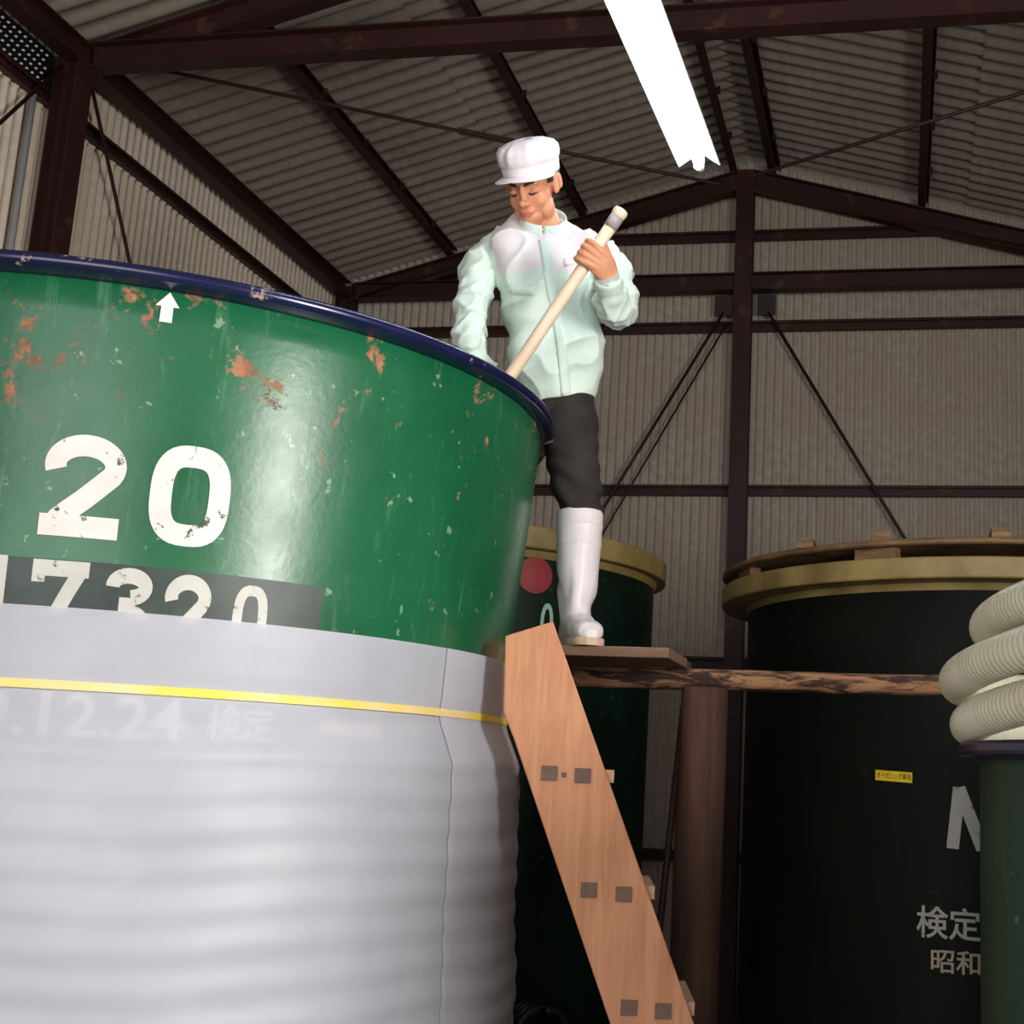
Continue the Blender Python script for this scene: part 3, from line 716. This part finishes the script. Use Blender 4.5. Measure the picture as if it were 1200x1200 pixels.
#PERSON
# ------------------------------------------------------------------ stirring stick
ZS = zp + .031
sT, sB = W(726, 250, 3.56), W(600, 438, 3.62); sax = (sT-sB).normalized()
sEnd = sB - sax*.75
SK = empty('stirring_stick', sEnd, 'long pale wooden stirring stick with taped end held by the worker', 'stick')
V, Fc = tube([sEnd, sB, sT], [.0195, .0195, .0195], (0, 0, 1), 16, 4); fix(mesh('shaft', V, Fc, 'stick_wood', SK, True))
V, Fc = tube([sT-sax*.052, sT-sax*.012], [.0215, .0215], (0, 0, 1), 16, 1); fix(mesh('tape', V, Fc, 'stick_tape', SK, True))
V, Fc = tube([sT-sax*.012, sT, sT+sax*.012, sT+sax*.016], [.021, .0235, .021, .012], (0, 0, 1), 16, 4); fix(mesh('knob', V, Fc, 'stick_wood', SK, True))

# ------------------------------------------------------------------ person
PS = empty('person', (-1.12, 3.95, ZS), 'man in white cap, mint jacket and white boots stirring the green tank', 'person')
tcm = CAM - W(640, 350, 3.9); Ff = Vector((tcm.x, tcm.y, 0)).normalized(); Lf = Vector((-Ff.y, Ff.x, 0)); UZ = Vector((0, 0, 1))
# --- head frame
hc = W(625, 219, 3.80); toC = (CAM-hc).normalized()
ha, hb = math.radians(25), math.radians(13)
Fh = (toC*math.cos(ha) - rt*math.sin(ha) - up*math.sin(hb)).normalized()
Uh = (up - Fh*up.dot(Fh)).normalized(); Lh = Uh.cross(Fh); HS = 1.0
def hl(l, u, f): return hc + (Lh*l + Uh*u + Fh*f)*HS
def hb_(l, u, f, rl, ru, rf, n=20, m=14): return ball(hl(l, u, f), (Lh*rl*HS, Fh*rf*HS, Uh*ru*HS), n, m)
parts = [hb_(0, .035, -.012, .076, .092, .096), hb_(0, -.02, .028, .064, .085, .062), hb_(0, -.082, .046, .040, .034, .040),
         hb_(0, .024, .066, .056, .016, .020), hb_(0, -.006, .086, .0085, .032, .012), hb_(0, -.032, .100, .0135, .012, .014),
         hb_(0, -.060, .080, .028, .014, .014), hb_(0, -.101, .068, .020, .014, .016), hb_(0, -.072, .082, .02, .008, .012)]
for s in (-1, 1):
    parts += [hb_(s*.036, -.03, .056, .026, .030, .024), hb_(s*.0125, -.036, .091, .008, .008, .009), hb_(s*.034, .001, .070, .018, .012, .014),
              hb_(s*.045, -.065, .02, .02, .04, .04)]
    ec = hl(s*.084, .012, .0); ew = (Lh*s*.72 - Fh*.69).normalized(); ea = Uh.cross(ew).normalized()
    parts += [ball(ec, (ea*.007, ew*.019, Uh*.031), 16, 10), ball(ec + ea*.004*(1 if ea.dot(Fh) > 0 else -1) + ew*.012, (ea*.007, ew*.008, Uh*.026), 12, 8),
              ball(ec - Uh*.026 - ew*.004, (ea*.007, ew*.011, Uh*.013), 12, 8)]
neckb = W(640, 268, 3.87)
parts.append(tube([hl(0, -.02, -.02), hl(0, -.075, -.012), neckb, neckb - UZ*.06], [.05, .051, .050, .045], Lf, 20, 4))
# --- torso inside the jacket, arms, legs
TR = [(657, 476, 3.965, .118, .095), (656, 463, 3.965, .136, .112), (653, 430, 3.945, .152, .122), (649, 390, 3.92, .160, .126), (645, 350, 3.89, .165, .126),
      (641, 318, 3.87, .170, .120), (639, 298, 3.862, .180, .110), (638, 283, 3.858, .176, .098), (637, 271, 3.855, .154, .086), (637, 261, 3.855, .116, .076), (637, 252, 3.855, .072, .068)]
TV = [.026, .020, .010, .004, 0, 0, 0, 0, 0, 0]
TK = [0, 0, 0, 0, .005, .015, .03, .045, .06, .065]
def torso(k): return loft([(W(x, y, Y), Lf*(a*k) + UZ*(v*k), Ff*(b*k) - UZ*(t*k)) for (x, y, Y, a, b), t, v in zip(TR, TK, TV)], 40, 2.3)
parts.append(loft([(W(x, y, Y) - UZ*.02, Lf*(a*.7), Ff*(b*.66)) for x, y, Y, a, b in TR[1:-2]], 32, 2.2))
LA = [(668, 296, 3.87, .070), (690, 297, 3.87, .073), (709, 308, 3.865, .069), (722, 332, 3.86, .064), (727, 358, 3.84, .063), (721, 365, 3.78, .062), (717, 352, 3.70, .056), (714, 337, 3.65, .049), (712, 325, 3.61, .043)]
RA = [(606, 296, 3.87, .070), (586, 297, 3.87, .073), (567, 306, 3.86, .068), (558, 330, 3.82, .063), (551, 365, 3.77, .060), (552, 400, 3.71, .056), (564, 438, 3.65, .048), (572, 456, 3.62, .043)]
LL = [(668, 478, 3.972, .085), (668, 500, 3.955, .093), (671, 540, 3.945, .085), (677, 572, 3.945, .078), (680, 598, 3.95, .070), (680, 625, 3.955, .060), (679, 700, 3.965, .050)]
RL = [(644, 478, 4.0, .095), (630, 497, 4.13, .090), (613, 520, 4.285, .086), (601, 547, 4.325, .081), (587, 590, 4.345, .073), (581, 640, 4.36, .060), (579, 700, 4.365, .050)]
def leg(A, k, n=None): return tube([W(x, y, Y) for x, y, Y, r in A[:n]], [r*k for *_, r in A[:n]], Lf, 28, 5)
parts += [leg(LL, .8), leg(RL, .8)]
# --- hands
def hand(center, a, n, s, thumb_up=1):
    """grip on a bar of axis a: n looks to the viewer, s runs from the wrist over the bar to the knuckles"""
    P = lambda s_, n_, a_: center + s*s_ + n*n_ + a*a_
    out = []
    for k, (o, L) in enumerate(((.031, .95), (.0105, 1.03), (-.0105, 1.0), (-.030, .86))):
        t = (o*.85)
        out.append(tube([P(-.030, .030, t*.85), P(-.002, .034, t), P(.020*L, .030, o), P(.033*L, .010, o), P(.030, -.014, o-.001), P(.012, -.029, o-.002), P(-.006, -.030, o-.002)],
                        [.0105, .0112, .0100, .0103, .0092, .0086, .006], a, 14, 4))
    out.append(tube([P(-.098, .004, -.020), P(-.078, .010, -.014), P(-.052, .022, -.006), P(-.022, .028, 0), P(-.002, .030, 0)], [(.026, .021), (.030, .020), (.039, .017), (.042, .014), (.040, .010)], a, 24, 5))
    out.append(ball(P(-.034, .006, .012*thumb_up), (a*.026, n*.017, s*.026), 16, 10))
    out.append(tube([P(-.058, .010, .008), P(-.038, .002, .030*thumb_up), P(-.020, -.012, .048*thumb_up), P(.000, -.026, .058*thumb_up), P(.014, -.030, .060*thumb_up)], [.016, .015, .0125, .0115, .008], n, 14, 4))
    return out, P(-.098, .004, -.020)
hcL = sT.lerp(sB, .265); nL = (CAM-hcL).normalized(); nL = (nL - sax*nL.dot(sax)).normalized(); sL = sax.cross(nL)
if sL.dot(rt) > 0: sL = -sL
nLt = (nL*.93 + sL*-.25).normalized(); sLt = sax.cross(nLt); sLt = sLt if sLt.dot(sL) > 0 else -sLt
hp, wrL = hand(hcL, sax, nLt, sLt); parts += hp
parts.append(tube([wrL, W(712, 327, 3.625), W(714, 340, 3.66)], [.026, .027, .032], sax, 16, 4))
hcR = sB - sax*.10; sR = Vector((.62, -.78, .0)); sR = (sR - sax*sR.dot(sax)).normalized(); nR = sax.cross(sR)
if nR.z < 0: nR = -nR
hp, wrR = hand(hcR, sax, nR, sR, -1); parts += hp
elbR = W(*RA[4][:3]); dR_ = (elbR-wrR).normalized()
LAW = [(W(x, y, Y), r) for x, y, Y, r in LA]
RAW = [(W(x, y, Y), r) for x, y, Y, r in RA[:4]] + [(W(550, 392, 3.725), .057), (elbR.lerp(wrR, .5), .049), (wrR + dR_*.018, .041)]
def arm(A, k): return tube([p for p, r in A], [r*k for p, r in A], UZ, 24, 5)
parts += [arm(LAW, .62), arm(RAW[:-1], .62), tube([wrR, wrR + dR_*.03, elbR.lerp(wrR, .6)], [.026, .027, .034], sax, 16, 4)]
V, Fc = joinp(parts); body = remesh(mesh('body', V, Fc, 'skin', PS, True), .0032, 3, .5)
# --- face details

def htube(pts, r, mat, name, parent=PS, ref=None): 
    V, Fc = tube([hl(*p) for p in pts], r, ref or Uh, 10, 4); return fix(mesh(name, V, Fc, mat, parent, True))
for s in (-1, 1):
    htube([(s*.015, .021, .089), (s*.03, .027, .084), (s*.042, .027, .074), (s*.049, .024, .066)], [(.0035, .004), (.0052, .004), (.0045, .004), (.002, .003)], 'hair_black', 'eyebrow')
    htube([(s*.019, -.003, .083), (s*.028, -.0075, .0855), (s*.038, -.0075, .0825), (s*.05, -.002, .070)], [(.0015, .002), (.0030, .003), (.0030, .003), (.0015, .002)], 'hair_black', 'eyelash')
htube([(-.024, -.066, .083), (-.012, -.0635, .0935), (0, -.0645, .097), (.012, -.0635, .0935), (.024, -.066, .083)], [(.0015, .002), (.0042, .004), (.0040, .004), (.0042, .004), (.0015, .002)], 'lip', 'upper_lip')
htube([(-.020, -.0675, .084), (-.010, -.0715, .0925), (0, -.0725, .095), (.010, -.0715, .0925), (.020, -.0675, .084)], [(.0015, .002), (.0042, .004), (.0048, .004), (.0042, .004), (.0015, .002)], 'lip', 'lower_lip')
V, Fc = hb_(0, .035, -.012, .0795, .095, .0995, 40, 28)
def keep(f):
    c = sum((V[i] for i in f), Vector())/len(f) - hc; l, u, ff = c.dot(Lh), c.dot(Uh), c.dot(Fh)
    return (.012 < u < .07 and ff < .034) or (-.05 < u <= .012 and ff < -.02)
Fk = [f for f in Fc if keep(f)]; ids = sorted({i for f in Fk for i in f}); mp = {i: k for k, i in enumerate(ids)}
o = mesh('hair', [V[i] for i in ids], [tuple(mp[i] for i in f) for f in Fk], 'hair_black', PS, True); sd = o.modifiers.new('t', 'SOLIDIFY'); sd.thickness = .004
# --- cap
CP = None
def cring(u, rl, rf, pleat=0, f0=-.008, tilt=0.0, n=96):
    V = []
    for i in range(n):
        t = 2*math.pi*i/n; k = 1 + pleat*(math.cos(11*t)*.6 + math.cos(17*t+1)*.4)
        V.append(hl(rl*k*math.cos(t), u + tilt*math.sin(t), f0 + rf*k*math.sin(t)))
    return V
rows = [cring(.040, .0860, .106), cring(.044, .0885, .108), cring(.073, .0915, .110), cring(.076, .0895, .108), cring(.079, .0920, .110), cring(.089, .0970, .115, .010), cring(.105, .0985, .115, .03),
        cring(.122, .0955, .110, .05), cring(.136, .084, .097, .055), cring(.146, .062, .072, .02), cring(.151, .035, .04), cring(.153, .004, .004)]
n = 96; V = [v for r in rows for v in r]; Fc = [(r*n+i, r*n+(i+1) % n, (r+1)*n+(i+1) % n, (r+1)*n+i) for r in range(len(rows)-1) for i in range(n)]
cap = fix(mesh('cap', V, Fc, 'cap_white', PS, True)); sd = cap.modifiers.new('t', 'SOLIDIFY'); sd.thickness = .003
V = []; na, nr = 36, 8
for i in range(na+1):
    t = math.radians(-78 + 156*i/na); k = max(0, math.cos(t*90/80))**.6
    for j in range(nr+1):
        q = j/nr; e = .052*k*q
        V.append(hl((.0895+e*.75)*math.sin(t), .050 - .004*k*q - .012*k*q*abs(math.sin(t)) - .010*(1-math.cos(t)), -.008 + (.108+e)*math.cos(t)))
o = fix(mesh('visor', V, [(i*(nr+1)+j, (i+1)*(nr+1)+j, (i+1)*(nr+1)+j+1, i*(nr+1)+j+1) for i in range(na) for j in range(nr)], 'cap_white', cap, True))
sd = o.modifiers.new('t', 'SOLIDIFY'); sd.thickness = .0035; sd.offset = 0
# --- jacket
parts = [torso(1.0), arm(LAW, 1.0), arm(RAW, 1.0)]
V, Fc = joinp(parts); jk = mesh('jacket', V, Fc, ['jacket_mint', 'jacket_white'], PS, True); remesh(jk, .0055, 6, .5)
base = ORG[jk]; me = jk.data
tc0 = W(641, 330, 3.88)
armL = [p for p, r in LAW]; armR = [p for p, r in RAW]
def fold(c): return 1 - 2*abs(math.sin(c/2))**.7
def near_seg(p, A):
    best = (9, None, 0)
    acc = 0
    for a, b in zip(A, A[1:]):
        d = b-a; L = d.length; t = max(0, min(1, (p-a).dot(d)/(L*L))); dist = (p-a-d*t).length
        if dist < best[0]: best = (dist, d/L, acc+t*L)
        acc += L
    return best
nv = len(me.vertices); co = np.zeros(nv*3); me.vertices.foreach_get('co', co); co = co.reshape(-1, 3)
no = np.zeros(nv*3); me.vertices.foreach_get('normal', no); no = no.reshape(-1, 3)
armflag = np.zeros(nv)
for i in range(nv):
    p = Vector(co[i]) + base; w = (p-tc0).dot(Lf); h = p.z - tc0.z
    dl, dr_ = near_seg(p, armL), near_seg(p, armR); dist, ax, s = dl if dl[0] < dr_[0] else dr_
    k = max(0, min(1, (abs(w)-.13)/.05)) if dist < .09 else 0
    if w < 0 and dr_[2] > .07 and dr_[0] < .075: k = 1
    if dl[2] > .12 and dl[0] < .075: k = 1
    armflag[i] = k
    d = 0
    if k > 0:                                                       # folds run across the sleeve
        q = Vector((p.x*7, p.y*7, p.z*7)); c = s*42 + 5.0*noise.noise(q)
        d += k*.016*fold(c)*(.15+.85*abs(noise.noise(q*1.3+Vector((3, 1, 7))))) + k*.012*noise.noise(q*1.6) + k*.004*fold(9*noise.noise(q*1.9))
    if k < 1:                                                       # slanting folds over the belly
        q = Vector((w*4, h*4, 1.5)); c = (h*24 - w*15) + 4*noise.noise(q)
        amp = .006 + .022*max(0, min(1, (.02-h)/.14))
        d += (1-k)*(amp*fold(c)*(.25+.75*abs(noise.noise(q*2))) + .012*noise.noise(Vector((w*11, h*6, 2))) + .005*fold(7*noise.noise(Vector((w*8, h*7, 9)))))
    co[i] += no[i]*d
me.vertices.foreach_set('co', co.ravel()); me.update()
zy = W(640, 317, 3.76).z
for pl in me.polygons:
    c = pl.center + base; w = (c-tc0).dot(Lf); k = sum(armflag[i] for i in pl.vertices)/len(pl.vertices)
    lim = .165 + max(0, c.z-zy-.03)*.35
    if c.z > zy + (.0 if w < 0 else .006) and abs(w) < lim and k < .98: pl.material_index = 1
dg = bpy.context.evaluated_depsgraph_get()
bvh = BVHTree.FromPolygons([tuple(Vector(v.co)+base) for v in me.vertices], [tuple(p.vertices) for p in me.polygons])
def drape(x, y):
    d = ray(x, y).normalized(); h = bvh.ray_cast(CAM, d)
    return (h[0], h[1]) if h[0] is not None and h[0].y < 4.05 else None
def flat(name, rows, mat, th=.004):
    """rows of pixel points across a flap laid on the jacket front"""
    G_ = []
    for r in rows:
        rr = []
        for x, y in r:
            h = drape(x, y)
            if h is None: break
            rr.append(h)
        if len(rr) == len(r): G_.append(rr)
    m = len(G_[0]); V = []
    for r in G_:
        for p, n in r: V.append(p - ray(640, 380).normalized()*th)
        for p, n in r: V.append(p + ray(640, 380).normalized()*.003)
    k = 2*m; Fc = []
    for i in range(len(G_)-1):
        a, b = i*k, (i+1)*k
        for j in range(m-1): Fc += [(a+j, a+j+1, b+j+1, b+j), (a+m+j, b+m+j, b+m+j+1, a+m+j+1)]
        Fc += [(a, b, b+m, a+m), (a+m-1, a+2*m-1, b+2*m-1, b+m-1)]
    Fc += [tuple(range(m)) + tuple(range(2*m-1, m-1, -1)), tuple((len(G_)-1)*k+q for q in list(range(m))+list(range(2*m-1, m-1, -1)))]
    return fix(mesh(name, V, Fc, mat, jk, True))
def lerp(a, b, t): return (a[0]+(b[0]-a[0])*t, a[1]+(b[1]-a[1])*t)
spine = [(631, 281), (634, 300), (638, 325), (643, 350), (648, 378), (652, 405), (655, 430), (657, 452), (658, 468)]
sp2 = []
for a, b in zip(spine, spine[1:]): sp2 += [lerp(a, b, t/4) for t in range(4)]
flat('placket', [[(x+o, y) for o in (0, 4, 8, 12)] for x, y in sp2], 'jacket_mint')
flat('pocket_flap', [[lerp((660, 303), (694, 296), t/6) for t in range(7)], [lerp((660, 308), (695, 301), t/6) for t in range(7)], [lerp((661, 313), (695, 305), t/6) for t in range(7)]], 'jacket_white', .003)
flat('pocket_flap', [[lerp((596, 333), (626, 336), t/6) for t in range(7)], [lerp((596, 339), (626, 342), t/6) for t in range(7)], [lerp((597, 345), (626, 347), t/6) for t in range(7)]], 'jacket_mint', .003)
# collar
cl = []
n = 48
for y, sc, lift in ((282, 1.16, .0), (275, 1.09, .0), (266, 1.04, .006), (257, 1.0, .012), (253, .99, .014)):
    c = W(637, y, 3.855); ring = []
    for i in range(n+1):
        t = math.radians(-90+2 + (360-4)*i/n)                      # opening at the front
        ring.append(c + Lf*(.074*sc*math.cos(t)) + Ff*(-.072*sc*math.sin(t)) + UZ*(.066*math.sin(t)))
    cl.append(ring)
V = [v for r in cl for v in r]; m = n+1
o = fix(mesh('collar', V, [(r*m+i, r*m+i+1, (r+1)*m+i+1, (r+1)*m+i) for r in range(len(cl)-1) for i in range(n)], 'jacket_mint', jk, True)); sd = o.modifiers.new('t', 'SOLIDIFY'); sd.thickness = .004; sd.offset = 0
# cuff at the visible wrist
for A in (LAW, RAW):
    p, q = A[-1][0], A[-2][0]; d = (p-q).normalized()
    V, Fc = tube([p-d*.035, p-d*.012, p+d*.004, p+d*.004, p-d*.01], [.0455, .044, .043, .038, .036], UZ, 24, 1, caps=False); fix(mesh('cuff', V, Fc, 'jacket_mint', jk, True))
# --- trousers
pel = loft([(W(656, 455, 3.965), Lf*.105, Ff*.080), (W(657, 470, 3.968), Lf*.112, Ff*.085), (W(657, 488, 3.975), Lf*.120, Ff*.095), (W(655, 505, 3.98), Lf*.09, Ff*.09)], 32, 2.2)
V, Fc = joinp([pel, leg(LL, 1.0, 6), leg(RL, 1.0, 6)]); tr = remesh(mesh('trousers', V, Fc, 'trouser_charcoal', PS, True), .006, 6, .5)
me = tr.data
nrm = [v.normal.copy() for v in me.vertices]
for v, vn in zip(me.vertices, nrm):
    p = v.co + ORG[tr]; q = Vector((p.x*6, p.y*6, p.z*6))
    knee = math.exp(-((p.z-(ZS+.46))/.09)**2)
    v.co += vn*(.0035*noise.noise(q*1.5) + (.002+.005*knee)*math.sin(p.z*85 + p.x*22 + 4*noise.noise(q)))
# --- boots
def boot(A, fd, name_label):
    top, ank = A; fd = fd.normalized(); sd_ = Vector((fd.y, -fd.x, 0)); ax = ank - top
    st = lambda t: top + ax*t
    P = [st(0), st(.03), st(.12), st(.14), st(.16), st(.3), st(.32), st(.34), st(.5), st(.68), st(.82), st(.93), st(1.0)]
    R = [(.0735, .0755), (.0735, .0755), (.0725, .0745), (.0745, .0765), (.0720, .074), (.0700, .073), (.0715, .0745), (.069, .072), (.066, .070), (.060, .066), (.052, .062), (.047, .066), (.046, .07)]
    shaft = tube(P, R, sd_, 32, 3)
    zb = ZS + .016; g0 = Vector((ank.x, ank.y, 0))
    foot = loft([(g0 + fd*s + Vector((0, 0, zb+h)), sd_*w, Vector((0, 0, h))) for s, w, h in ((-.085, .020, .030), (-.075, .034, .046), (-.04, .041, .058), (.01, .044, .056), (.06, .047, .046), (.105, .050, .036), (.15, .048, .031), (.178, .038, .026), (.193, .018, .016))], 28, 2.5)
    V, Fc = joinp([shaft, foot]); o = remesh(mesh('boot', V, Fc, 'boot_white', PS, True), .0042, 4, .5)
    nrm = [v.normal.copy() for v in o.data.vertices]
    for v, vn in zip(o.data.vertices, nrm):
        p = v.co + ORG[o]; h = p.z-ZS; k = math.exp(-((h-.17)/.07)**2)
        v.co += vn*(k*.006*math.sin(h*58 + 9*noise.noise(Vector((p.x*9, p.y*9, p.z*6)))) + .002*noise.noise(Vector((p.x*20, p.y*20, p.z*10))))
    for t in (.13, .31):
        c = st(t); rr = .0722 - (t-.13)*.012; V, Fc = tube([c + (sd_*math.cos(a_)*rr + fd*math.sin(a_)*(rr+.002)) for a_ in np.linspace(0, 2*math.pi, 37)], [.0026]*37, UZ, 8, 1); fix(mesh('rib_band', V, Fc, 'boot_white', o, True))
    outl = [(-.088, .022), (-.075, .038), (-.04, .045), (.0, .046), (.03, .045), (.06, .049), (.105, .053), (.15, .051), (.18, .040), (.197, .018)]
    outl = [(q[0], q[1]) for q in catmull([(a, b, 0) for a, b in outl], 3)]
    ring = [(s, w) for s, w in outl] + [(s, -w) for s, w in reversed(outl)]
    V = []
    for z, k in ((ZS, .95), (ZS+.006, 1.0), (ZS+.019, 1.0), (ZS+.023, .96)):
        V += [g0 + fd*s + sd_*(w*k) + Vector((0, 0, z)) for s, w in ring]
    n = len(ring); Fc = [(r*n+i, r*n+(i+1) % n, (r+1)*n+(i+1) % n, (r+1)*n+i) for r in range(3) for i in range(n)] + [tuple(range(n)), tuple(range(3*n, 4*n))]
    s_ = fix(mesh('sole', V, Fc, ['boot_sole', 'sole_underside'], o, False)); s_.data.polygons[-2].material_index = 1
an = W(675, 722, 3.935); boot((W(680, 600, 3.95), Vector((an.x, an.y, ZS+.085))), Ff*.96+Lf*.22, '')
an = Vector((W(579, 715, 4.365).x, 4.365, ZS+.085)); boot((W(584, 612, 4.355), an), Vector((.55, -.8, 0)), '')
print('scene objects', len(bpy.data.objects))
